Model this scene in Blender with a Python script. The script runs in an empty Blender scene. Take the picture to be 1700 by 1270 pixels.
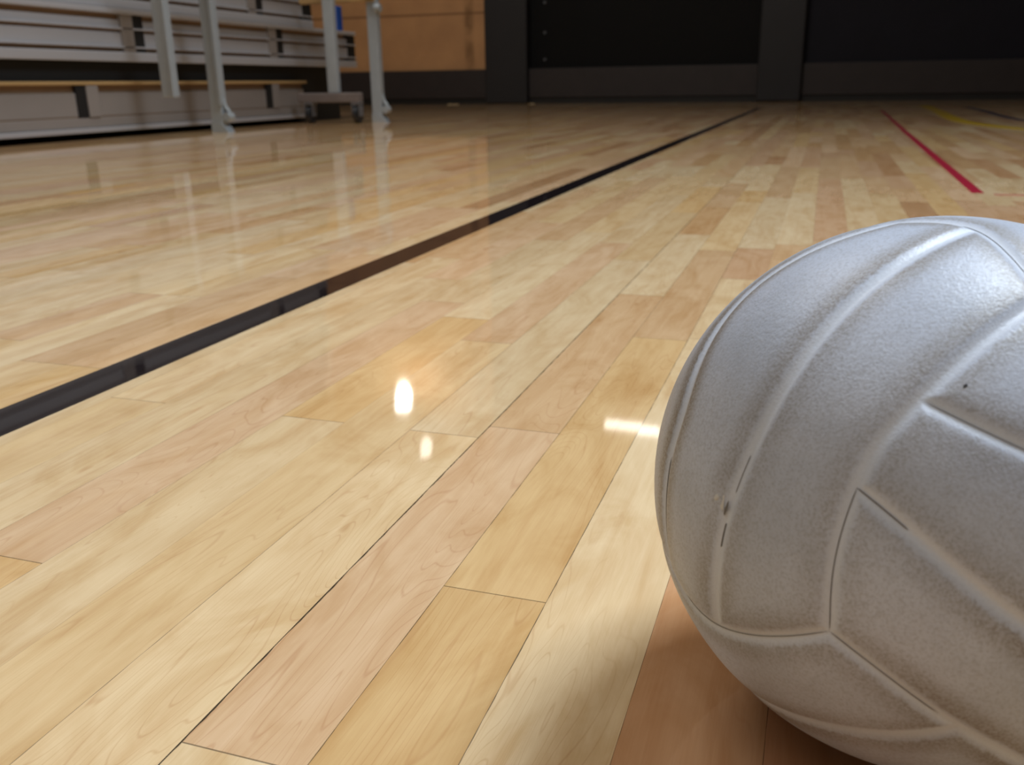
import bpy, bmesh, math, random
import numpy as np
from mathutils import Vector, Matrix, kdtree
from mathutils.noise import noise

random.seed(11)
S = bpy.context.scene
COL = S.collection

# ------------------------------------------------------------------ camera
cam_data = bpy.data.cameras.new('camera')
cam = bpy.data.objects.new('camera', cam_data)
COL.objects.link(cam)
cam_data.sensor_width = 36.0
cam_data.lens = 36.0 * 1500.0 / 1700.0
cam_data.clip_start = 0.02
cam_data.clip_end = 60
_r = Vector((0.94898, 0.31500, -0.01422)).normalized()       # camera right in the room (x right, y along the planks, z up)
_b = -Vector((-0.3034, 0.8998, -0.3133)).normalized()        # camera back
_r = (_r - _b * _r.dot(_b)).normalized()
_u = _b.cross(_r)
cam.matrix_world = Matrix((
    (_r.x, _u.x, _b.x, 0.0),
    (_r.y, _u.y, _b.y, 0.0),
    (_r.z, _u.z, _b.z, 0.257),
    (0, 0, 0, 1)))
cam_data.dof.use_dof = True
cam_data.dof.focus_distance = 0.43
cam_data.dof.aperture_fstop = 16.0
S.camera = cam

# ------------------------------------------------------------------ exposure, world, lights
S.view_settings.view_transform = 'Standard'
S.view_settings.look = 'None'
S.view_settings.gamma = 1.0
S.view_settings.use_curve_mapping = False
S.view_settings.exposure = 0.25

world = bpy.data.worlds.new('gym_air')
S.world = world
world.use_nodes = True
world.node_tree.nodes['Background'].inputs[0].default_value = (0.6, 0.7, 0.85, 1)
world.node_tree.nodes['Background'].inputs[1].default_value = 0.015


def area(name, loc, target, sx, sy, watts, color, spread=180):
    d = bpy.data.lights.new(name, 'AREA')
    d.shape = 'RECTANGLE'
    d.size, d.size_y, d.energy, d.color = sx, sy, watts, color
    d.spread = math.radians(spread)
    o = bpy.data.objects.new(name, d)
    COL.objects.link(o)
    o.location = loc
    o.rotation_euler = (Vector(target) - Vector(loc)).to_track_quat('-Z', 'Y').to_euler()
    return o


area('assumed_overhead_light', (2.3, 2.9, 6.2), (0.3, 0.4, 0.0), 2.6, 2.6, 245, (0.80, 0.90, 1.0), 118)  # assumed cool key light, unseen, placed to suit the highlight on the ball
area('fill_light_rear', (-1.5, -1.5, 6.3), (-1.5, 0.5, 0.0), 6.0, 4.0, 125, (1.0, 0.95, 0.88))  # added warm fill from behind the camera, no known fixture there
area('fill_light_middle', (-3.2, 5.0, 6.3), (-3.4, 6.5, 0.0), 3.0, 2.0, 170, (1.0, 0.95, 0.88))  # added to brighten the bleachers and far end, an unseen source
area('assumed_side_light', (7.8, 1.5, 3.6), (-1.0, 3.0, 0.6), 7.0, 2.6, 30, (0.86, 0.93, 1.0))  # assumed weak daylight from the right, the wall there has no window

# ------------------------------------------------------------------ helpers


def srgb(r, g, b):
    def f(c):
        c /= 255.0
        return c / 12.92 if c <= 0.04045 else ((c + 0.055) / 1.055) ** 2.4
    return (f(r), f(g), f(b), 1.0)


def mat(name, color, rough=0.5, metal=0.0, spec=0.5, noise_amt=0.0, noise_scale=20.0, bump=0.0, stretch=(1, 1, 1), coat=0.0):
    m = bpy.data.materials.new(name)
    m.use_nodes = True
    nt = m.node_tree
    b = nt.nodes['Principled BSDF']
    b.inputs['Base Color'].default_value = color
    b.inputs['Roughness'].default_value = rough
    b.inputs['Metallic'].default_value = metal
    b.inputs['Specular IOR Level'].default_value = spec
    b.inputs['Coat Weight'].default_value = coat
    if noise_amt or bump:
        tc = nt.nodes.new('ShaderNodeTexCoord')
        mp = nt.nodes.new('ShaderNodeMapping')
        mp.inputs['Scale'].default_value = stretch
        n = nt.nodes.new('ShaderNodeTexNoise')
        n.inputs['Scale'].default_value = noise_scale
        n.inputs['Detail'].default_value = 5
        nt.links.new(tc.outputs['Object'], mp.inputs[0])
        nt.links.new(mp.outputs[0], n.inputs['Vector'])
        if noise_amt:
            mr = nt.nodes.new('ShaderNodeMapRange')
            mr.inputs['From Min'].default_value = 0.3
            mr.inputs['From Max'].default_value = 0.7
            mr.inputs['To Min'].default_value = 1 - noise_amt
            mr.inputs['To Max'].default_value = 1 + noise_amt
            mx = nt.nodes.new('ShaderNodeVectorMath')
            mx.operation = 'SCALE'
            mx.inputs[0].default_value = color[:3]
            nt.links.new(n.outputs[0], mr.inputs[0])
            nt.links.new(mr.outputs[0], mx.inputs['Scale'])
            nt.links.new(mx.outputs[0], b.inputs['Base Color'])
        if bump:
            bp = nt.nodes.new('ShaderNodeBump')
            bp.inputs['Strength'].default_value = 1
            bp.inputs['Distance'].default_value = bump
            nt.links.new(n.outputs[0], bp.inputs['Height'])
            nt.links.new(bp.outputs[0], b.inputs['Normal'])
    return m


def tag(o, label=None, cat=None, group=None, kind=None):
    if label: o['label'] = label
    if cat: o['category'] = cat
    if group: o['group'] = group
    if kind: o['kind'] = kind
    return o


def empty(name, loc, label, cat, group=None):
    o = bpy.data.objects.new(name, None)
    o.empty_display_size = 0.1
    o.location = loc
    COL.objects.link(o)
    return tag(o, label, cat, group)


def link_bm(name, bm, m, parent=None, smooth=False):
    me = bpy.data.meshes.new(name)
    bmesh.ops.recalc_face_normals(bm, faces=bm.faces)
    bm.to_mesh(me)
    bm.free()
    if m: me.materials.append(m)
    if smooth:
        for p in me.polygons: p.use_smooth = True
    o = bpy.data.objects.new(name, me)
    COL.objects.link(o)
    if parent: o.parent = parent
    return o


def box(bm, x0, x1, y0, y1, z0, z1, bevel=0.0, rot=None, seg=2):
    r = bmesh.ops.create_cube(bm, size=1.0)
    vs = r['verts']
    c = Vector(((x0 + x1) / 2, (y0 + y1) / 2, (z0 + z1) / 2))
    for v in vs:
        v.co = Vector((v.co.x * (x1 - x0), v.co.y * (y1 - y0), v.co.z * (z1 - z0)))
        if rot: v.co = rot @ v.co
        v.co += c
    if bevel:
        es = list({e for v in vs for e in v.link_edges})
        bmesh.ops.bevel(bm, geom=es, offset=bevel, segments=seg, profile=0.5, affect='EDGES')
    return bm


def cyl(bm, p0, p1, r, n=20, r2=None):
    p0, p1 = Vector(p0), Vector(p1)
    d = p1 - p0
    q = d.to_track_quat('Z', 'Y').to_matrix().to_4x4()
    bmesh.ops.create_cone(bm, cap_ends=True, segments=n, radius1=r, radius2=r if r2 is None else r2,
                          depth=d.length, matrix=Matrix.Translation((p0 + p1) / 2) @ q)
    return bm


def prism(bm, pts, y0, y1):
    """outline in x,z extruded along y"""
    a = [bm.verts.new((x, y0, z)) for x, z in pts]
    b = [bm.verts.new((x, y1, z)) for x, z in pts]
    n = len(pts)
    bm.faces.new(a)
    bm.faces.new(list(reversed(b)))
    for i in range(n):
        bm.faces.new((a[i], b[i], b[(i + 1) % n], a[(i + 1) % n]))
    return bm


def obox(name, m, parent, *a, bevel=0.0):
    return link_bm(name, box(bmesh.new(), *a, bevel=bevel), m, parent)


# ------------------------------------------------------------------ materials
M_padding = mat('baseboard_dark', srgb(38, 31, 32), 0.6, noise_amt=0.12, noise_scale=6)
M_cove = mat('cove_black', srgb(10, 9, 10), 0.6)
M_dark = mat('dark_wall_paint', srgb(7, 7, 8), 0.7, spec=0.2, noise_amt=0.15, noise_scale=3)
M_navy = mat('navy_wall_paint', srgb(20, 20, 30), 0.7, spec=0.25, noise_amt=0.12, noise_scale=3)
M_pil = mat('pilaster_paint', srgb(22, 21, 26), 0.6, noise_amt=0.12, noise_scale=3)
M_black = mat('matte_black', srgb(11, 11, 13), 0.7)
M_alu = mat('bleacher_grey', srgb(174, 174, 178), 0.42, metal=0.15, noise_amt=0.05, noise_scale=4, stretch=(1, .3, 1))
M_alu2 = mat('bleacher_warm_grey', srgb(136, 130, 126), 0.5, noise_amt=0.10, noise_scale=3, stretch=(1, .4, 1))
M_brown = mat('bleacher_shadow_brown', srgb(122, 98, 74), 0.6, noise_amt=0.15, noise_scale=8, stretch=(1, .2, 1))  # under-seat shadow of the recesses put into this brown
M_seat = mat('bleacher_seat_wood', srgb(168, 138, 92), 0.5, noise_amt=0.15, noise_scale=8, stretch=(1, .2, 1))
M_white = mat('white_enamel', srgb(160, 168, 174), 0.35, noise_amt=0.04, noise_scale=15)
M_beam = mat('grey_beam', srgb(116, 108, 106), 0.45, noise_amt=0.06, noise_scale=15)
M_rubber = mat('rubber_black', srgb(30, 32, 36), 0.5)
M_steel = mat('steel', srgb(150, 155, 165), 0.3, metal=0.8)
M_blue = mat('blue_plastic', srgb(38, 82, 170), 0.5)
M_plaster = mat('plaster', srgb(176, 168, 152), 0.8, noise_amt=0.06, noise_scale=2)
M_ceil = mat('ceiling_paint', srgb(84, 82, 78), 0.8, noise_amt=0.06, noise_scale=2)
M_paper = mat('paper', srgb(210, 190, 150), 0.7)

# ------------------------------------------------------------------ floor
W = 0.0575
X_0 = -0.289
FX0, FX1, FY0, FY1 = -7.4, 8.0, -6.0, 12.75

PALETTE = [
    ((222, 202, 164), 6), ((218, 194, 150), 6), ((213, 181, 128), 4), ((214, 184, 152), 5),
    ((206, 174, 136), 4.5), ((224, 207, 172), 4), ((190, 152, 108), 2), ((174, 132, 96), 1.2), ((201, 165, 134), 2.5)]
cream, yellow, gold, pink, tan, pale, brown, dbrown, rose = [p[0] for p in PALETTE]
tones, weights = [p[0] for p in PALETTE], [p[1] for p in PALETTE]
weights_far = [2, 2, 3, 4, 5, 2, 4, 2.5, 5]  # browner mix for far boards, light fall-off put into their tones
# boards near the camera: strip number -> [(end of board, colour), ...]
KNOWN = {
    0: [(0.603, cream), (1.35, pale), (1.9, yellow), (2.4, gold)],
    1: [(0.249, pale), (0.628, pink), (1.12, tan), (1.62, pale), (1.997, brown), (2.5, tan)],
    2: [(0.395, gold), (0.920, (212, 180, 128)), (1.467, tan), (2.1, yellow)],
    3: [(0.17, tan), (0.930, pale), (1.25, cream), (1.50, rose), (2.2, pale), (3.0, tan)],
    4: [(0.9, (202, 154, 120)), (1.55, tan), (2.3, pale), (3.0, yellow), (3.9, rose)],  # first board rosy: red tint of the ball's shadow put into its colour
    5: [(0.5, (184, 126, 94)), (1.6, tan), (2.66, rose), (3.4, tan)],  # first board reddened too, ball's shadow tint painted in
    6: [(0.8, tan), (2.67, cream), (3.3, tan)],
    -1: [(0.20, cream), (0.86, yellow), (1.5, pink), (2.2, cream)],
    -2: [(0.15, tan), (0.603, cream), (0.95, gold), (1.6, pale)],
    -3: [(0.35, gold), (1.02, pink), (1.5, cream)],
    -4: [(0.1, tan), (1.15, cream), (1.7, pink)],
    -5: [(0.602, yellow), (1.3, cream)],
    -6: [(0.4, cream), (1.25, pale)],
    -7: [(0.67, gold), (1.3, tan), (2.0, cream)],
    -8: [(0.67, yellow), (1.1, tan)],
}
SEAM_W = {0: 0.00045, 1: 0.0011, 2: 0.0005, 3: 0.00055, 4: 0.00035, 5: 0.0004, -1: 0.0004, -3: 0.0004, -2: 0.0003}
SEAM_K = {1: 1.0, 2: 0.8, 3: 0.85, 0: 0.7, 5: 0.7, -2: 0.75}

verts, faces, tone_l, seed_l, sw_l, sk_l, uv_l, len_l = [], [], [], [], [], [], [], []
rf = random.Random(5)
k = math.floor((FX0 - X_0) / W)
while X_0 + k * W < FX1:
    xa, xb = max(FX0, X_0 + k * W), min(FX1, X_0 + (k + 1) * W)
    ends = list(KNOWN.get(k, []))
    y = FY0
    segs = []
    if ends:
        while y < ends[0][0] - 1.8:
            segs.append((y, y + 0.7, rf.choices(tones, weights)[0])); y += 0.7
        for e, c in ends:
            segs.append((y, e, c)); y = e
    else:
        y = FY0 - rf.random() * 0.8
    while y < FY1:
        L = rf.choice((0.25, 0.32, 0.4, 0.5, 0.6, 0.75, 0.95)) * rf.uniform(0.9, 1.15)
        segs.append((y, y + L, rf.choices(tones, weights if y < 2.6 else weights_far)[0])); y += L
    for (ya, yb, c) in segs:
        L = yb - ya
        ca, cb = max(ya, FY0), min(yb, FY1)
        if cb <= ca: continue
        i = len(verts)
        verts += [(xa, ca, 0), (xb, ca, 0), (xb, cb, 0), (xa, cb, 0)]
        faces.append((i, i + 1, i + 2, i + 3))
        j = rf.uniform(0.95, 1.04)
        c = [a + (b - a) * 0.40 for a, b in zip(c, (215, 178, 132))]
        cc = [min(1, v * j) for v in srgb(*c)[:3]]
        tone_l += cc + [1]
        seed_l.append(rf.random() * 50)
        len_l.append(L)
        sw_l.append(SEAM_W.get(k, rf.choice((0.0002, 0.0003, 0.00045))))
        sk_l.append(SEAM_K.get(k, rf.uniform(0.25, 0.7)))
        u0, u1 = xa - (X_0 + k * W), xb - (X_0 + k * W)
        uv_l += [u0, ca - ya, u1, ca - ya, u1, cb - ya, u0, cb - ya]
    k += 1
me = bpy.data.meshes.new('floor')
me.from_pydata(verts, [], faces)
me.attributes.new('tone', 'FLOAT_COLOR', 'FACE').data.foreach_set('color', tone_l)
for nm, arr in (('seed', seed_l), ('seam_w', sw_l), ('seam_k', sk_l), ('board_len', len_l)):
    me.attributes.new(nm, 'FLOAT', 'FACE').data.foreach_set('value', arr)
me.uv_layers.new(name='board').data.foreach_set('uv', uv_l)
floor = bpy.data.objects.new('floor', me)
COL.objects.link(floor)
tag(floor, 'glossy varnished maple strip floor of a sports hall', kind='structure')


class NT:
    """small helper for node graphs"""
    def __init__(s, m):
        m.use_nodes = True
        s.nt = m.node_tree
        s.b = s.nt.nodes['Principled BSDF']

    def n(s, t, **kw):
        x = s.nt.nodes.new(t)
        for a, v in kw.items(): setattr(x, a, v)
        return x

    def l(s, a, b): s.nt.links.new(a, b)

    def val(s, sock, v):
        if hasattr(v, 'links'): s.l(v, sock)
        else: sock.default_value = v

    def math(s, op, a, b=0.0, c=0.0, clamp=False):
        x = s.n('ShaderNodeMath', operation=op, use_clamp=clamp)
        s.val(x.inputs[0], a); s.val(x.inputs[1], b); s.val(x.inputs[2], c)
        return x.outputs[0]

    def mix(s, f, a, b, mode='MIX'):
        x = s.n('ShaderNodeMix', data_type='RGBA', blend_type=mode)
        s.val(x.inputs[0], f); s.val(x.inputs[6], a); s.val(x.inputs[7], b)
        return x.outputs[2]

    def rng(s, v, a, b, c, d, smooth=False):
        x = s.n('ShaderNodeMapRange')
        if smooth: x.interpolation_type = 'SMOOTHSTEP'
        s.val(x.inputs[0], v)
        for i, q in enumerate((a, b, c, d)): s.val(x.inputs[i + 1], q)
        return x.outputs[0]

    def noise(s, vec, scale, detail=4, rough=0.5, dist=0.0):
        x = s.n('ShaderNodeTexNoise')
        s.l(vec, x.inputs['Vector'])
        x.inputs['Scale'].default_value = scale
        x.inputs['Detail'].default_value = detail
        x.inputs['Roughness'].default_value = rough
        x.inputs['Distortion'].default_value = dist
        return x.outputs[0]

    def scalevec(s, vec, sc, off=None):
        x = s.n('ShaderNodeVectorMath', operation='MULTIPLY')
        s.l(vec, x.inputs[0]); x.inputs[1].default_value = sc
        if off is None: return x.outputs[0]
        y = s.n('ShaderNodeVectorMath', operation='ADD')
        s.l(x.outputs[0], y.inputs[0]); s.l(off, y.inputs[1])
        return y.outputs[0]


def varnish(g, pos, extra=None):
    """clear gloss coat with the long slight waves of sanded boards"""
    big = g.noise(g.scalevec(pos, (14.0, 1.6, 1.0)), 1.0, 2, 0.4)
    small = g.noise(g.scalevec(pos, (60.0, 9.0, 1.0)), 1.0, 3, 0.5)
    h = g.math('ADD', g.math('MULTIPLY', big, 1.0), g.math('MULTIPLY', small, 0.06))
    bp = g.n('ShaderNodeBump')
    bp.inputs['Strength'].default_value = 1.0
    bp.inputs['Distance'].default_value = 0.001
    h = g.math('MULTIPLY', h, 0.22)
    if extra is not None: h = g.math('ADD', h, extra)
    g.l(h, bp.inputs['Height'])
    g.l(bp.outputs[0], g.b.inputs['Coat Normal'])
    g.b.inputs['Coat Weight'].default_value = 1.0
    g.b.inputs['Coat Roughness'].default_value = 0.042
    g.b.inputs['Coat IOR'].default_value = 1.5
    g.b.inputs['Specular IOR Level'].default_value = 0.0
    g.b.inputs['Roughness'].default_value = 0.55


M_floor = bpy.data.materials.new('maple_boards')
g = NT(M_floor)
geo = g.n('ShaderNodeNewGeometry').outputs['Position']


def attr(name, out='Fac'):
    a = g.n('ShaderNodeAttribute', attribute_name=name)
    return a.outputs[out]


tone, seed = attr('tone', 'Color'), attr('seed')
uvn = g.n('ShaderNodeUVMap', uv_map='board').outputs[0]
sp = g.n('ShaderNodeSeparateXYZ'); g.l(uvn, sp.inputs[0])
u, v = sp.outputs[0], sp.outputs[1]
off = g.n('ShaderNodeCombineXYZ')
g.l(seed, off.inputs[0]); g.l(g.math('MULTIPLY', seed, 3.7), off.inputs[1]); g.l(g.math('MULTIPLY', seed, 1.3), off.inputs[2])
off = off.outputs[0]
# fine fibre
fibre = g.noise(g.scalevec(geo, (900, 26, 1), off), 1.0, 3, 0.6)
# soft streaks
streak = g.noise(g.scalevec(geo, (95, 5.0, 1), off), 1.0, 4, 0.55, 0.4)
# cloudy patches
cloud = g.noise(g.scalevec(geo, (22, 7.5, 1), off), 1.0, 4, 0.6, 1.2)
# cathedral figure: contour lines of a stretched smooth field
field = g.noise(g.scalevec(geo, (26, 2.6, 1), off), 1.0, 1.5, 0.35, 0.7)
rings = g.math('ABSOLUTE', g.math('SINE', g.math('MULTIPLY', field, 74.0)))
line = g.rng(rings, 0.0, 0.30, 1.0, 0.0, True)
figmask = g.rng(g.noise(g.scalevec(geo, (9, 2.2, 1), off), 1.0, 2), 0.42, 0.62, 0.0, 1.0, True)
line = g.math('MULTIPLY', line, figmask)
# small mineral flecks
fleck = g.rng(g.noise(g.scalevec(geo, (70, 22, 1), off), 1.0, 1, 0.3), 0.76, 0.84, 0.0, 1.0, True)

c = g.mix(g.rng(cloud, 0.36, 0.68, 0.0, 1.0), tone, g.mix(1.0, tone, (0.88, 0.80, 0.70, 1), 'MULTIPLY'))
c = g.mix(g.rng(cloud, 0.62, 0.30, 0.0, 0.45), c, g.mix(1.0, tone, (1.10, 1.10, 1.12, 1), 'MULTIPLY'))
c = g.mix(g.rng(streak, 0.45, 0.75, 0.0, 0.55), c, g.mix(1.0, c, (0.82, 0.71, 0.60, 1), 'MULTIPLY'))
c = g.mix(g.math('MULTIPLY', line, 0.34), c, g.mix(1.0, c, (0.70, 0.52, 0.42, 1), 'MULTIPLY'))
c = g.mix(g.rng(fibre, 0.35, 0.75, 0.0, 0.22), c, g.mix(1.0, c, (0.78, 0.68, 0.58, 1), 'MULTIPLY'))
c = g.mix(g.math('MULTIPLY', fleck, 0.4), c, g.mix(1.0, c, (0.62, 0.42, 0.25, 1), 'MULTIPLY'))
# seams between boards
wob = g.rng(g.noise(g.scalevec(geo, (3, 60, 1)), 1.0, 2), 0.3, 0.7, 0.55, 1.35)
sw = g.math('MULTIPLY', attr('seam_w'), wob)
side = g.math('SUBTRACT', 1.0, g.math('SMOOTH_MIN', 1.0, g.math('DIVIDE', u, sw), 0.2), clamp=True)
vend = g.math('MINIMUM', v, g.math('SUBTRACT', attr('board_len'), v))
endm = g.math('SUBTRACT', 1.0, g.math('DIVIDE', vend, 0.00045), clamp=True)
side = g.math('MULTIPLY', g.rng(side, 0.0, 0.35, 0.0, 1.0), attr('seam_k'))
seam = g.math('MAXIMUM', side, g.math('MULTIPLY', g.rng(endm, 0.0, 0.35, 0.0, 1.0), 0.7))
# the boards darken softly beside a joint where dirt sits under the varnish
c = g.mix(seam, c, srgb(66, 54, 42))
g.l(c, g.b.inputs['Base Color'])
# every strip lies at its own slight tilt and is a little crowned (height in millimetres)
um = g.math('MULTIPLY', u, 1000.0)
tilt = g.math('MULTIPLY', um, g.math('MULTIPLY', g.math('SUBTRACT', g.math('FRACT', g.math('MULTIPLY', seed, 7.31)), 0.5), 0.007))
crown = g.math('MULTIPLY', g.math('POWER', g.math('DIVIDE', g.math('SUBTRACT', um, 28.7), 28.7), 2.0), -0.03)
varnish(g, geo, g.math('ADD', tilt, crown))
me.materials.append(M_floor)


def line_mat(name, col, wood=0.25):
    m = bpy.data.materials.new(name)
    g = NT(m)
    geo = g.n('ShaderNodeNewGeometry').outputs['Position']
    f = g.noise(g.scalevec(geo, (300, 12, 1)), 1.0, 4, 0.6)
    a = g.mix(g.rng(f, 0.35, 0.7, 0, wood), col, tuple(min(1, q * 1.9 + 0.01) for q in col[:3]) + (1,))
    g.l(a, g.b.inputs['Base Color'])
    varnish(g, geo)
    return m


def ribbon(name, pts, width, m, label):
    bm = bmesh.new()
    prev = None
    th = 0.0003
    for i, p in enumerate(pts):
        a = Vector(pts[max(0, i - 1)]); b = Vector(pts[min(len(pts) - 1, i + 1)])
        d = (b - a).normalized()
        nrm = Vector((-d.y, d.x)) * (width[i] if isinstance(width, list) else width) / 2
        q = Vector(p)
        row = [bm.verts.new((q.x + nrm.x, q.y + nrm.y, th)), bm.verts.new((q.x - nrm.x, q.y - nrm.y, th))]
        low = [bm.verts.new((w.co.x, w.co.y, 0.0)) for w in row]
        if prev:
            bm.faces.new((prev[0], prev[1], row[1], row[0]))
            bm.faces.new((prev[1], prev[3], low[1], row[1]))
            bm.faces.new((prev[2], prev[0], row[0], low[0]))
        prev = row + low
    o = link_bm(name, bm, m, floor)
    for p in o.data.polygons:
        pass
    o['label'] = label
    return o


M_lblack = line_mat('line_black', srgb(26, 20, 22), 0.1)
M_lred = line_mat('line_red', srgb(176, 40, 62), 0.15)
M_lyel = line_mat('line_yellow', srgb(226, 184, 20), 0.1)
M_lfaint = line_mat('line_faint_red', srgb(196, 128, 108), 0.3)
M_lnavy = line_mat('line_navy', srgb(60, 62, 84), 0.2)


def smooth_pts(ctrl, n=40):
    """Catmull-Rom through the control points"""
    P = [Vector(ctrl[0]) * 2 - Vector(ctrl[1])] + [Vector(c) for c in ctrl] + [Vector(ctrl[-1]) * 2 - Vector(ctrl[-2])]
    out = []
    for i in range(1, len(P) - 2):
        for j in range(n):
            t = j / n
            out.append(0.5 * ((2 * P[i]) + (-P[i - 1] + P[i + 1]) * t + (2 * P[i - 1] - 5 * P[i] + 4 * P[i + 1] - P[i + 2]) * t * t
                              + (-P[i - 1] + 3 * P[i] - 3 * P[i + 1] + P[i + 2]) * t ** 3))
    out.append(P[-2])
    return out


ribbon('court_line', [(-0.6195, FY0 + 0.5), (-0.6195, 9.6)], 0.053, M_lblack, 'long black line running along the boards')
ribbon('court_line', [(0.355, 2.376), (0.392, 5.06), (0.460, 8.8)], 0.027, M_lred, 'straight red line ending beyond the ball')
ribbon('court_line', [(0.385, 2.353), (1.6, 2.353)], 0.03, M_lfaint, 'faint thin red line across the boards')
ribbon('court_line', smooth_pts([(0.93, 10.3), (0.905, 9.341), (0.855, 8.0), (0.815, 7.1), (0.812, 6.34), (0.88, 5.85), (0.985, 5.42), (1.25, 4.95), (1.7, 4.6)], 12),
       0.10, M_lyel, 'curved yellow line')
ribbon('court_line', smooth_pts([(1.23, 9.6), (1.219, 8.904), (1.198, 8.11), (1.163, 7.333), (1.175, 6.504), (1.32, 5.9), (1.7, 5.4)], 12), 0.07, M_lnavy, 'curved dark blue line')

# ------------------------------------------------------------------ room shell


def struct(name, m, *a, bevel=0.0, label=None):
    o = obox(name, m, None, *a, bevel=bevel)
    return tag(o, label, kind='structure')


WY = 12.6
M_tan = bpy.data.materials.new('tan_block_wall')
g = NT(M_tan)
pos = g.n('ShaderNodeNewGeometry').outputs['Position']
sp = g.n('ShaderNodeSeparateXYZ'); g.l(pos, sp.inputs[0])
n1 = g.noise(g.scalevec(pos, (3, 3, 3)), 1.0, 4)
n2 = g.noise(g.scalevec(pos, (60, 60, 60)), 1.0, 3)
c = g.mix(g.rng(n1, 0.35, 0.7, 0, 1), srgb(192, 146, 100), srgb(178, 134, 92))
c = g.mix(g.rng(n2, 0.4, 0.7, 0, 0.25), c, srgb(150, 104, 64))
# panel joints every 0.75 m up, and a stained upright joint
zz = g.math('ABSOLUTE', g.math('SUBTRACT', g.math('FRACT', g.math('DIVIDE', g.math('SUBTRACT', sp.outputs[2], 1.2 - 0.375), 0.75)), 0.5))
c = g.mix(g.rng(zz, 0.005, 0.03, 0.75, 0.0, True), c, srgb(104, 68, 40))
xx = g.math('ABSOLUTE', g.math('SUBTRACT', sp.outputs[0], -4.80))
st = g.math('MULTIPLY', g.rng(xx, 0.02, 0.10, 0.8, 0.0, True), g.rng(g.noise(g.scalevec(pos, (4, 1, 5)), 1.0, 3), 0.35, 0.6, 0.2, 1.0))
c = g.mix(st, c, srgb(110, 78, 44))
g.l(c, g.b.inputs['Base Color'])
g.b.inputs['Roughness'].default_value = 0.7

HT = 6.6
struct('wall_back', M_dark, FX0, FX1, WY + 0.16, WY + 0.36, 0, HT)
struct('wall_back_left', M_tan, FX0, -4.53, WY, WY + 0.16, 0.46, HT, label='tan panelled wall')
struct('wall_back_right', M_navy, -0.32, FX1, WY, WY + 0.16, 0.445, HT)
struct('trim_1', M_pil, -4.53, -3.92, WY - 0.14, WY + 0.16, 0.0, HT, bevel=0.02)
struct('trim_2', M_pil, -0.86, -0.32, WY - 0.14, WY + 0.16, 0.0, HT, bevel=0.02)
for nm, xa, xb in (('baseboard_back_left', FX0, -4.53), ('baseboard_back', -3.92, -0.86), ('baseboard_back_right', -0.32, FX1)):
    struct(nm, M_padding, xa, xb, WY - 0.05, WY + 0.16, 0.078, 0.458, bevel=0.006)
for i, (xa, xb) in enumerate(((FX0, -4.53), (-3.92, -0.86), (-0.32, FX1))):
    struct('trim_%d' % (i + 3), M_cove, xa, xb, WY - 0.03, WY + 0.16, 0.0, 0.078)
door = struct('door_1', M_dark, -3.92, -0.86, WY + 0.06, WY + 0.16, 0.458, 3.2, label='wide black sliding door with bright rivets')
for z in (0.575, 0.92, 1.30, 1.68, 2.06):
    bm = bmesh.new()
    cyl(bm, (-3.72, WY + 0.062, z), (-3.72, WY + 0.045, z), 0.02, 16, 0.012)
    link_bm('rivet', bm, M_steel, door)
struct('wall_left', M_plaster, FX0 - 0.2, FX0, FY0, WY + 0.36, 0, HT)
struct('wall_front', M_plaster, FX0 - 0.2, FX1 + 0.2, FY0 - 0.2, FY0, 0, HT)
struct('wall_right', M_plaster, FX1, FX1 + 0.2, FY0, WY + 0.36, 0, HT)
struct('ceiling', M_ceil, FX0 - 0.2, FX1 + 0.2, FY0 - 0.2, WY + 0.36, HT, HT + 0.2)

# ------------------------------------------------------------------ bleachers
BX = -3.83
bl = empty('bleachers', (-4.4, 4.0, 0), 'long grey retracted bleachers with shadow-brown recesses along the left wall', 'bleachers')
bl_loc = Vector(bl.location)


def bpart(name, m, x0, x1, y0, y1, z0, z1, bevel=0.0):
    return obox(name, m, bl, x0 - bl_loc.x, x1 - bl_loc.x, y0 - bl_loc.y, y1 - bl_loc.y, z0, z1, bevel=bevel)


Y0, YL, YU, YT = 0.6, 6.46, 7.37, 6.74
# lower tier
bpart('kick_board', M_black, BX - 0.30, BX - 0.27, Y0, YL - 0.02, 0.0, 0.06)
bpart('base_rail', M_alu, BX - 0.03, BX + 0.006, Y0, YL, 0.036, 0.062, 0.004)
bpart('base_panel', M_alu2, BX - 0.03, BX - 0.006, Y0, YL, 0.064, 0.116, 0.003)
bpart('panel_joint', M_brown, BX - 0.03, BX - 0.014, Y0, YL, 0.114, 0.124)
bpart('riser_panel', M_alu2, BX - 0.035, BX - 0.012, Y0, YL, 0.122, 0.246, 0.003)
bpart('seat_recess', M_brown, BX - 0.06, BX - 0.028, Y0, YL, 0.246, 0.288)
bpart('seat_board', M_seat, BX - 0.28, BX + 0.004, Y0, YL + 0.03, 0.286, 0.305, 0.004)
for y in (4.14, 5.97, 2.3):
    bpart('bracket', M_black, BX - 0.02, BX - 0.004, y - 0.035, y + 0.035, 0.118, 0.284)
    bpart('bracket_plate', M_alu2, BX - 0.02, BX + 0.002, y + 0.038, y + 0.125, 0.118, 0.284, 0.003)
bpart('under_void', M_black, BX - 1.1, BX - 0.07, Y0, YL - 0.02, 0.062, 0.410)  # solid black box painted for the dark hollow under the seats
bpart('under_void', M_black, BX - 1.1, BX - 0.07, YL - 0.02, 7.12, 0.0, 0.410)
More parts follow.
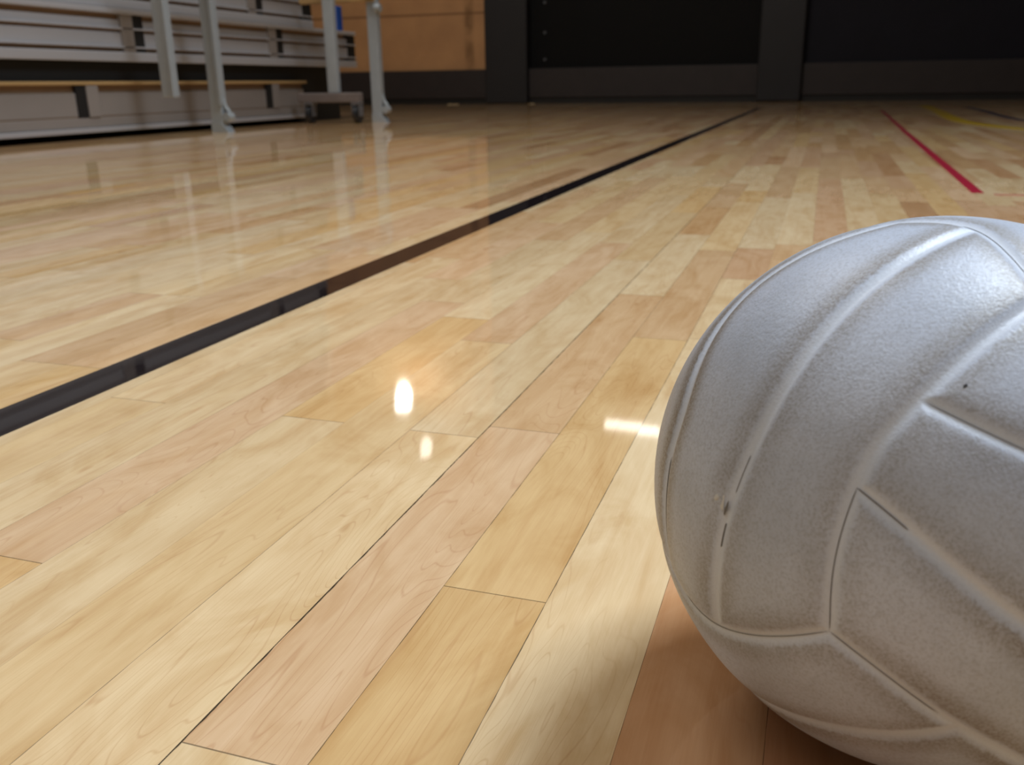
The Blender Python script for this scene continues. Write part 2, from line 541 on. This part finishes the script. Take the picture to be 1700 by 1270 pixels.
# stacked rows above
for r in range(7):
    zb = 0.412 + 0.288 * r
    xs = BX - 0.012 - 0.03 * r
    ye = YU if r == 0 else YT
    bpart('front_rail', M_alu, xs - 0.03, xs, Y0, ye, zb, zb + 0.053, 0.005)
    bpart('riser_recess', M_brown, xs - 0.09, xs - 0.030, Y0, ye - 0.16, zb + 0.053, zb + 0.288)
    bpart('foot_board', M_alu, xs - 0.036, xs - 0.016, Y0, ye, zb + 0.078, zb + 0.158, 0.004)
    for za in (0.066, 0.166):
        bpart('ledge', M_alu, xs - 0.03, xs - 0.002, Y0, ye, zb + za + 0.008, zb + za + 0.018, 0.002)
    bpart('riser_panel', M_alu, xs - 0.036, xs - 0.018, Y0, ye, zb + 0.180, zb + 0.226, 0.003)
    bpart('seat_board', M_seat if r else M_alu, xs - 0.30, xs + 0.004, Y0, ye, zb + 0.255, zb + 0.283, 0.005)
    for y in ((1.3, 2.95, 4.69, 6.20) if r % 2 == 0 else (1.1, 2.7, 4.4, 6.02)):
        bpart('bracket', M_black, xs - 0.044, xs - 0.012, y - 0.05, y + 0.04, zb + 0.053, zb + 0.255)
        bpart('bracket_plate', M_alu2, xs - 0.044, xs - 0.002, y - 0.15, y - 0.055, zb + 0.053, zb + 0.255, 0.003)
    bpart('bracket', M_black, xs - 0.044, xs - 0.010, ye - 0.13, ye - 0.005, zb + 0.056, zb + 0.252)
    bpart('end_panel', M_black, xs - 0.95, xs - 0.04, ye - 0.16, ye - 0.02, zb + 0.012, zb + 0.255)
    bpart('back_void', M_black, xs - 0.95, xs - 0.10, Y0, ye - 0.17, zb, zb + 0.255)  # black block standing in for the unlit void behind this row

# blue panel standing on the far end of the lower bleacher row
bp = obox('blue_panel', M_blue, None, -4.02, -3.94, 7.255, 7.345, 0.696, 0.90, bevel=0.006)
tag(bp, 'narrow blue panel standing upright on the far end of the bleachers', 'panel')

# ------------------------------------------------------------------ rolling frame
fr = empty('rolling_frame', (-3.5, 5.5, 0), 'white metal rolling frame with square posts parked in front of the bleachers', 'frame')
fo = Vector(fr.location)


def fpart(name, m, fn):
    bm = bmesh.new()
    fn(bm)
    bmesh.ops.translate(bm, verts=bm.verts, vec=-fo)
    return link_bm(name, bm, m, fr)


def post(bm, x, y, z0, z1, w=0.078, d=0.05):
    box(bm, x - w / 2, x + w / 2, y - d / 2, y + d / 2, z0, z1, 0.006)


NPX, NPY = -3.57, 4.98
FPX, FPY = -3.215, 6.47
for nm, x, y in (('near', NPX, NPY), ('far', FPX, FPY)):
    pst = fpart('post', M_white, lambda bm: post(bm, x, y, 0.03, 0.90, 0.082, 0.06))
    fpart('foot', M_white, lambda bm: (prism(bm, [(x - 0.042, 0.0), (x + 0.075, 0.0), (x + 0.055, 0.03), (x + 0.02, 0.06), (x - 0.042, 0.06)], y - 0.035, y + 0.035)))

    def latch(bm):
        pts = [(x + 0.035, 0.20), (x + 0.05, 0.15), (x + 0.075, 0.115), (x + 0.085, 0.085), (x + 0.06, 0.075)]
        for a, b in zip(pts, pts[1:]):
            cyl(bm, (a[0], y, a[1]), (b[0], y, b[1]), 0.013, 12)
        cyl(bm, (x + 0.066, y - 0.03, 0.09), (x + 0.066, y + 0.03, 0.09), 0.026, 18)
    fpart('latch', M_white, latch)
fpart('inner_post', M_white, lambda bm: post(bm, -3.55, 4.52, 0.214, 0.90, 0.085, 0.05))
fpart('inner_post', M_white, lambda bm: post(bm, -3.452, 6.24, 0.216, 0.90, 0.085, 0.05))
# strips added to shape the lit right sides of the posts
fpart('lit_edge', M_white, lambda bm: box(bm, NPX + 0.036, NPX + 0.058, NPY - 0.05, NPY - 0.03, 0.16, 0.90, 0.004))
fpart('lit_edge', M_white, lambda bm: box(bm, -3.512, -3.500, 4.48, 4.50, 0.214, 0.90, 0.003))
fpart('base_beam', M_beam, lambda bm: box(bm, -3.745, -3.235, 6.20, 6.27, 0.148, 0.216, 0.008))
fpart('cross_rail', M_seat, lambda bm: box(bm, -3.80, -3.18, 6.42, 6.47, 0.845, 0.885, 0.006))
fpart('top_rail', M_white, lambda bm: (box(bm, -3.60, -3.52, 4.4, 6.55, 0.90, 0.95, 0.006), box(bm, -3.25, -3.19, 6.2, 6.55, 0.90, 0.95, 0.006),
                                       box(bm, -3.60, -3.19, 6.48, 6.55, 0.90, 0.95, 0.006), box(bm, -3.60, -3.41, 6.20, 6.27, 0.90, 0.95, 0.006)))
fpart('hinge_bolt', M_white, lambda bm: cyl(bm, (FPX + 0.03, FPY - 0.03, 0.80), (FPX + 0.075, FPY - 0.03, 0.80), 0.028, 20))
for cx in (-3.66, -3.27):
    ca = fpart('caster', M_steel, lambda bm: (
        box(bm, cx - 0.035, cx + 0.035, 6.20, 6.27, 0.135, 0.150, 0.003),
        box(bm, cx - 0.032, cx - 0.026, 6.20, 6.265, 0.05, 0.14, 0.002),
        box(bm, cx + 0.026, cx + 0.032, 6.20, 6.265, 0.05, 0.14, 0.002),
        cyl(bm, (cx - 0.036, 6.235, 0.062), (cx + 0.036, 6.235, 0.062), 0.008, 12)))
    bm = bmesh.new()
    cyl(bm, (cx - 0.02, 6.235, 0.062), (cx + 0.02, 6.235, 0.062), 0.062, 36)
    bmesh.ops.bevel(bm, geom=[e for e in bm.edges if abs((e.verts[0].co - e.verts[1].co).x) < 1e-5], offset=0.006, segments=3, affect='EDGES')
    bmesh.ops.translate(bm, verts=bm.verts, vec=-fo)
    link_bm('wheel', bm, M_rubber, ca, smooth=False)

# ------------------------------------------------------------------ small scraps on the floor at the far wall


def scrap(name, x, y, sx, sy, label, cat):
    bm = bmesh.new()
    bmesh.ops.create_grid(bm, x_segments=8, y_segments=6, size=0.5)
    for v in bm.verts:
        nz = noise(Vector((v.co.x * 3 + x * 5, v.co.y * 3, 1.3)))
        v.co = Vector((v.co.x * sx * (1 + 0.2 * nz), v.co.y * sy, 0.004 + 0.012 * abs(nz)))
    ex = bmesh.ops.extrude_face_region(bm, geom=list(bm.faces))
    for v in ex['geom']:
        if isinstance(v, bmesh.types.BMVert): v.co.z += 0.003
    bmesh.ops.translate(bm, verts=bm.verts, vec=(0, 0, -min(v.co.z for v in bm.verts)))
    o = link_bm(name, bm, M_paper, None)
    o.location = (x, y, 0)
    return tag(o, label, cat)


scrap('paper_scrap', -4.95, 12.30, 0.13, 0.10, 'wider crumpled beige paper scrap on the floor below the tan wall', 'scrap')
scrap('paper_scrap', -3.80, 12.30, 0.07, 0.07, 'small pale paper scrap on the floor beside the black pillar', 'scrap')

# ------------------------------------------------------------------ hanging lamps by the far wall (seen mirrored in the varnish)
M_shade = mat('lamp_shade_metal', srgb(120, 122, 124), 0.4, metal=0.7)


def emission(name, col, s):
    m = bpy.data.materials.new(name)
    m.use_nodes = True
    b = m.node_tree.nodes['Principled BSDF']
    b.inputs['Base Color'].default_value = (0.9, 0.9, 0.9, 1)
    b.inputs['Emission Color'].default_value = col
    b.inputs['Emission Strength'].default_value = s
    return m


def hang_lamp(loc, r, strength, label):
    t = empty('pendant_lamp', (loc[0], loc[1], loc[2]), label, 'lamp', 'pendant lamps at the far end of the hall')
    bm = bmesh.new()
    prof = [(0.035, 0.34), (0.05, 0.30), (r * 0.55, 0.22), (r * 0.95, 0.06), (r, 0.0), (r * 0.97, 0.0), (r * 0.9, 0.06), (r * 0.5, 0.20)]
    n = 32
    rings = [[bm.verts.new((a * math.cos(2 * math.pi * i / n), a * math.sin(2 * math.pi * i / n), z)) for i in range(n)] for a, z in prof]
    for A, B in zip(rings, rings[1:]):
        for i in range(n): bm.faces.new((A[i], A[(i + 1) % n], B[(i + 1) % n], B[i]))
    bm.faces.new(rings[0])
    link_bm('shade', bm, M_shade, t, True)
    bm = bmesh.new()
    bmesh.ops.create_uvsphere(bm, u_segments=24, v_segments=16, radius=r * 0.62)
    for v in bm.verts: v.co.z = v.co.z * 2.3 - 0.10
    link_bm('bulb', bm, emission('lamp_glow', (1.0, 0.93, 0.82, 1), strength), t, True)
    bm = bmesh.new()
    cyl(bm, (0, 0, 0.33), (0, 0, HT - loc[2]), 0.012, 10)
    link_bm('rod', bm, M_shade, t)


hang_lamp((-5.80, 12.0, 4.50), 0.20, 30, 'pendant lamp mirrored brightest in the floor')
hang_lamp((-5.49, 12.0, 5.24), 0.16, 4, 'small dim pendant lamp above the others')
# long strip lamp
tl = empty('strip_lamp', (-2.25, 12.0, 4.43), 'long strip lamp hanging high in front of the dark wall', 'lamp')
link_bm('housing', box(bmesh.new(), -0.5, 0.5, -0.09, 0.09, 0.06, 0.14, 0.01), M_shade, tl)
link_bm('tube', box(bmesh.new(), -0.36, 0.36, -0.07, 0.07, -0.04, 0.06, 0.02), emission('strip_glow', (1.0, 0.95, 0.86, 1), 5), tl)
for sx in (-0.4, 0.4):
    bm = bmesh.new()
    cyl(bm, (sx, 0, 0.14), (sx, 0, HT - 4.43), 0.008, 8)
    link_bm('rod', bm, M_shade, tl)

# ------------------------------------------------------------------ volleyball
BR = 0.105
BC = Vector((0.0499, 0.3572, BR))
BALL_R0 = [[0.5509, -0.7213, -0.4199], [-0.8286, -0.4127, -0.3783], [0.0996, 0.5563, -0.825]]
BALL_FIT = [ (0.5774, 0.5774, 0.5774, -0.334, -0.9378, -0.0949),
 (0.6947, 0.6947, 0.1862, -0.2996, -0.8821, 0.3635),
 (0.6947, 0.6947, -0.1862, -0.1605, -0.786, 0.5971),
 (0.6947, 0.1862, 0.6947, 0.049, -0.9381, -0.343),
 (0.1862, 0.6947, 0.6947, -0.6795, -0.6613, -0.3176),
 (0.1862, 0.6947, -0.6947, 0.0262, -0.1152, 0.993),
 (0.5774, 0.5774, -0.5774, 0.1765, -0.4938, 0.8515),
 (0.6395, 0.6395, 0.4268, -0.3499, -0.9333, 0.0806),
 (0.6707, 0.6707, 0.3168, -0.3356, -0.9181, 0.211),
 (0.7071, 0.7071, -0.0105, -0.2448, -0.8316, 0.4984),
 (0.669, 0.669, -0.3238, -0.0486, -0.6954, 0.717),
 (0.6116, 0.6116, -0.5019, 0.1106, -0.5592, 0.8217),
 (0.2172, 0.8105, 0.544, -0.6893, -0.7177, -0.099),
 (0.2419, 0.9028, 0.3555, -0.6658, -0.7307, 0.1508),
 (0.2544, 0.9496, 0.1833, -0.6066, -0.7107, 0.3563),
 (0.2588, 0.9659, -0.0051, -0.5263, -0.6415, 0.5581),
 (0.2538, 0.9472, -0.196, -0.4103, -0.5434, 0.7324),
 (0.237, 0.8844, -0.402, -0.2549, -0.3991, 0.8808),
 (0.2174, 0.8114, -0.5426, -0.1234, -0.2822, 0.9514),
 (0.8268, 0.517, 0.2215, -0.0905, -0.9692, 0.2288),
 (0.9085, 0.3398, 0.2434, 0.0958, -0.9914, 0.0892),
 (0.7634, 0.6127, -0.2046, -0.0447, -0.8256, 0.5624),
 (0.8365, 0.5, -0.2241, 0.1046, -0.8533, 0.5109),
 (0.6501, 0.3934, 0.6501, -0.153, -0.9674, -0.2016),
 (0.7067, 0.0337, 0.7067, 0.1718, -0.8879, -0.4267),
 (0.4417, 0.6344, 0.6344, -0.4595, -0.8686, -0.1852),
 (0.3207, 0.6697, 0.6697, -0.5705, -0.7825, -0.2494),
 (0.0174, 0.707, 0.707, -0.7853, -0.524, -0.3297),
 (0.6234, 0.2024, 0.7553, -0.0354, -0.9112, -0.4103),
 (0.5185, 0.2213, 0.8259, -0.164, -0.8651, -0.4741),
 (0.3902, 0.2383, 0.8894, -0.3053, -0.7884, -0.534),
 (0.3184, 0.6703, -0.6703, 0.0759, -0.2545, 0.9641),
 (0.4516, 0.6309, -0.6309, 0.1276, -0.3835, 0.9147),
 (-0.2094, 0.7815, 0.5877, -0.9052, -0.4172, -0.081),
 (-0.2343, 0.8743, 0.4251, -0.9068, -0.3867, 0.168),
 (-0.2577, 0.9617, 0.0929, -0.8492, -0.3149, 0.4239),
 (-0.2574, 0.9606, -0.1048, -0.7671, -0.1081, 0.6324),
 (-0.2461, 0.9186, -0.3093, -0.612, -0.0403, 0.7899),
 (-0.2275, 0.849, -0.4769, -0.4533, 0.0058, 0.8913),
 (-0.2028, 0.7568, -0.6214, -0.2812, 0.0037, 0.9596) ]

R0 = np.array(BALL_R0)
FITA = np.array([q[:3] for q in BALL_FIT])
FITB = np.array([q[3:] for q in BALL_FIT])
anch = []
for q in ((-1, -1, 1), (-1, 1, 1), (-1, -1, -1), (1, -1, -1), (1, -1, 1), (-1, 1, -1), (-1, 0, 0), (0, -1, 0), (0, 0, -1), (-.268, -1, .5), (-1, .268, -.5), (.5, -.268, -1)):
    q = np.array(q, float)
    anch.append(q / np.linalg.norm(q))
anch = np.array(anch)
fitA = np.vstack([FITA, anch])
fitD = np.vstack([FITB - FITA @ R0.T, np.zeros((len(anch), 3))])
def kern(a, b): return np.sqrt(((a[:, None] - b[None]) ** 2).sum(2) + 0.09)


K = kern(fitA, fitA)
WT = np.linalg.solve(K - 0.006 * np.eye(len(K)), fitD)


def place(d):
    """direction in the panel pattern -> direction on the real ball"""
    d = np.asarray(d, float)
    d = d / np.linalg.norm(d, axis=1)[:, None]
    o = d @ R0.T + kern(d, fitA) @ WT
    return o / np.linalg.norm(o, axis=1)[:, None]


tq = math.tan(math.pi / 12)
ss = np.linspace(-1, 1, 420)
Ts = np.tan(ss * np.pi / 4)
one = np.ones_like(ss)
curves = []
for a in (1, -1):
    for b in (1, -1):
        curves += [place(np.stack([a * one, b * one, Ts], 1)), place(np.stack([Ts, a * one, b * one], 1)), place(np.stack([b * one, Ts, a * one], 1))]
        curves += [place(np.stack([a * one, Ts, b * tq * one], 1)), place(np.stack([b * tq * one, a * one, Ts], 1)), place(np.stack([Ts, b * tq * one, a * one], 1))]
allp = np.vstack(curves)
kd = kdtree.KDTree(len(allp))
for i, p in enumerate(allp): kd.insert(Vector(p), i)
kd.balance()

ball = empty('volleyball', (BC.x, BC.y, 0.0), 'worn white eighteen panel volleyball resting on the wooden floor', 'ball')
NQ = 250
tt = np.tan(np.linspace(-1, 1, NQ + 1) * np.pi / 4)
A, B = np.meshgrid(tt, tt, indexing='ij')
vs, fs = [], []
for ax in range(3):
    for sg in (1, -1):
        P = np.zeros((NQ + 1, NQ + 1, 3))
        P[..., ax] = sg
        P[..., (ax + 1) % 3] = A
        P[..., (ax + 2) % 3] = B * sg
        base = len(vs) * (NQ + 1) ** 2
        vs.append(P.reshape(-1, 3))
        I = np.arange((NQ + 1) ** 2).reshape(NQ + 1, NQ + 1) + base
        fs.append(np.stack([I[:-1, :-1], I[1:, :-1], I[1:, 1:], I[:-1, 1:]], -1).reshape(-1, 4))
VV = np.vstack(vs)
VV /= np.linalg.norm(VV, axis=1)[:, None]
FF = np.vstack(fs)
# weld the borders of the six patches
key = np.round(VV * 20000).astype(np.int64)
_, first, inv = np.unique(key, axis=0, return_index=True, return_inverse=True)
inv = inv.reshape(-1)
VV = VV[first]
FF = inv[FF]
dist = np.array([kd.find(Vector(v))[2] for v in VV.tolist()]) * BR
h = np.exp(-(dist / 0.0024) ** 2) * -0.0011 - np.exp(-(dist / 0.006) ** 2) * 0.0004
rad = BR + h
# flatten the very bottom where it rests
PP = VV * rad[:, None]
PP[:, 2] = np.maximum(PP[:, 2], -BR + 0.0006)
PP[:, 2] += BR - 0.0006
me = bpy.data.meshes.new('cover')
me.vertices.add(len(PP)); me.vertices.foreach_set('co', PP.ravel())
me.loops.add(FF.size); me.loops.foreach_set('vertex_index', FF.ravel().astype(np.int32))
me.polygons.add(len(FF))
me.polygons.foreach_set('loop_start', np.arange(0, FF.size, 4, dtype=np.int32))
me.polygons.foreach_set('use_smooth', np.ones(len(FF), bool))
me.update(calc_edges=True)
me.validate()
me.attributes.new('seam_d', 'FLOAT', 'POINT').data.foreach_set('value', (dist * 1000).astype(np.float32))
cover = bpy.data.objects.new('cover', me)
COL.objects.link(cover)
cover.parent = ball

M_ball = bpy.data.materials.new('worn_white_leather')
g = NT(M_ball)
pos = g.n('ShaderNodeTexCoord').outputs['Object']
sd = g.n('ShaderNodeAttribute', attribute_name='seam_d').outputs['Fac']
fine = g.noise(pos, 1000, 5, 0.65)
mid = g.noise(pos, 380, 5, 0.6, 0.5)
big = g.noise(pos, 22, 4, 0.55)
huge = g.noise(pos, 9, 3, 0.5)
c = g.mix(g.rng(big, 0.35, 0.7, 0, 1), srgb(200, 208, 225), srgb(180, 188, 204))
c = g.mix(g.rng(fine, 0.47, 0.66, 0, 0.42), c, srgb(140, 143, 150))
c = g.mix(g.rng(mid, 0.5, 0.75, 0, 0.30), c, srgb(160, 160, 164))
# grime on the panel shoulders
sdn = g.math('ADD', sd, g.math('MULTIPLY', g.math('SUBTRACT', mid, 0.5), 3.0))
shoulder = g.math('MULTIPLY', g.rng(sdn, 2.6, 4.2, 0, 1, True), g.rng(sdn, 5.0, 14.0, 1, 0, True))
dirt = g.math('MULTIPLY', shoulder, g.rng(huge, 0.36, 0.60, 0.25, 1.0))
dirt = g.math('MULTIPLY', dirt, g.rng(fine, 0.3, 0.62, 0.35, 1.0))
c = g.mix(g.math('MULTIPLY', dirt, 0.95), c, srgb(128, 116, 100))
# clean paler channel of each seam, light on the groove wall painted in
c = g.mix(g.rng(sd, 1.0, 3.2, 0.75, 0, True), c, srgb(216, 224, 238))
g.l(c, g.b.inputs['Base Color'])
g.l(g.rng(fine, 0.3, 0.7, 0.33, 0.46), g.b.inputs['Roughness'])
g.b.inputs['Specular IOR Level'].default_value = 0.5
vor = g.n('ShaderNodeTexVoronoi'); vor.inputs['Scale'].default_value = 1000
g.l(pos, vor.inputs['Vector'])
hh = g.math('ADD', g.math('MULTIPLY', vor.outputs['Distance'], 0.5), g.math('ADD', fine, g.math('MULTIPLY', mid, 1.5)))
bmp = g.n('ShaderNodeBump')
bmp.inputs['Strength'].default_value = 0.7
bmp.inputs['Distance'].default_value = 0.00014
g.l(hh, bmp.inputs['Height'])
g.l(bmp.outputs[0], g.b.inputs['Normal'])
me.materials.append(M_ball)

# thin dark joints in the bottom of the channels (only where a panel edge has opened)
M_joint = mat('seam_dark', srgb(112, 108, 106), 0.7)


def strand(bm, pts, r, n=6):
    prev = None
    for i, p in enumerate(pts):
        a, b = pts[max(0, i - 1)], pts[min(len(pts) - 1, i + 1)]
        d = (b - a).normalized()
        s1 = d.orthogonal().normalized() if prev is None else (s1 - d * s1.dot(d)).normalized()
        s2 = d.cross(s1)
        rr = r * min(1, 0.15 + min(i, len(pts) - 1 - i) / 12)
        ring = [bm.verts.new(p + (s1 * math.cos(2 * math.pi * k / n) + s2 * math.sin(2 * math.pi * k / n)) * rr) for k in range(n)]
        if prev:
            for k in range(n): bm.faces.new((prev[k], prev[(k + 1) % n], ring[(k + 1) % n], ring[k]))
        prev = ring


def seam(fn, s0, s1, r=0.00028, name='seam'):
    s = np.linspace(s0, s1, 160)
    T = np.tan(s * np.pi / 4)
    o = np.ones_like(T)
    P = place(fn(T, o)) * (BR - 0.00132)
    bm = bmesh.new()
    strand(bm, [Vector(p) + Vector((0, 0, BR - 0.0006)) for p in P], r)
    return link_bm(name, bm, M_joint, ball, True)


E1 = lambda T, o: np.stack([o, o, T], 1)
seam(E1, 1.0, 0.33, 0.00016)
seam(lambda T, o: np.stack([T, o, o], 1), 1.0, -0.1, 0.00011)
seam(lambda T, o: np.stack([o, T, o], 1), 1.0, 0.45, 0.00013)
seam(lambda T, o: np.stack([o, T, -tq * o], 1), 1.0, -0.2, 0.00011)
seam(lambda T, o: np.stack([o, T, tq * o], 1), 1.0, 0.8, 0.0002)
seam(lambda T, o: np.stack([T, o, -o], 1), 0.2, 1.0, 0.00011)
seam(lambda T, o: np.stack([tq * o, o, T], 1), 0.62, 0.52, 0.00024)
seam(lambda T, o: np.stack([tq * o, o, T], 1), 0.40, 0.25, 0.00011)
seam(lambda T, o: np.stack([-tq * o, o, T], 1), 0.95, 0.55, 0.0002)

# small torn spot on the seam and a dark speck
M_scuff = mat('scuff_white', srgb(206, 206, 204), 0.6)
M_speck = mat('speck_black', srgb(50, 48, 50), 0.7)


def patch(name, d, w, l, ang, height, m, seed, parent=ball, n=26):
    """irregular flake lying on the ball surface at direction d"""
    d = Vector(d).normalized()
    up = (Vector((0, 0, 1)) - d * d.z).normalized()
    sd = up.cross(d)
    bm = bmesh.new()
    o = Vector((0, 0, BR - 0.0006))
    rings = []
    for q, hgt in ((1.0, -0.0004), (0.85, height * 0.8), (0.45, height)):
        ring = []
        for i in range(n):
            a = 2 * math.pi * i / n
            k = 1 + 0.45 * noise(Vector((math.cos(a) * 1.7 + seed, math.sin(a) * 1.7, seed)))
            x, y = math.cos(a) * w * k * q, math.sin(a) * l * k * q
            x, y = x * math.cos(ang) - y * math.sin(ang), x * math.sin(ang) + y * math.cos(ang)
            p = (d * BR + sd * x + up * y).normalized() * (BR + hgt)
            ring.append(bm.verts.new(p + o))
        rings.append(ring)
    for A_, B_ in zip(rings, rings[1:]):
        for i in range(n): bm.faces.new((A_[i], A_[(i + 1) % n], B_[(i + 1) % n], B_[i]))
    bm.faces.new(rings[-1])
    return link_bm(name, bm, m, parent, True)


patch('torn_flap', (-0.687, -0.7045, 0.1779), 0.0016, 0.0026, 0.35, -0.0004, M_scuff, 3.1)
patch('torn_flap', (-0.7022, -0.6885, 0.1812), 0.0010, 0.0014, -0.5, 0.0001, M_scuff, 7.7)
patch('tear', (-0.6691, -0.7248, 0.1644), 0.0005, 0.0026, -0.18, -0.00035, M_joint, 1.4)
patch('speck', (-0.0431, -0.7632, 0.6448), 0.0005, 0.0008, -0.5, 0.0001, M_speck, 5.2)
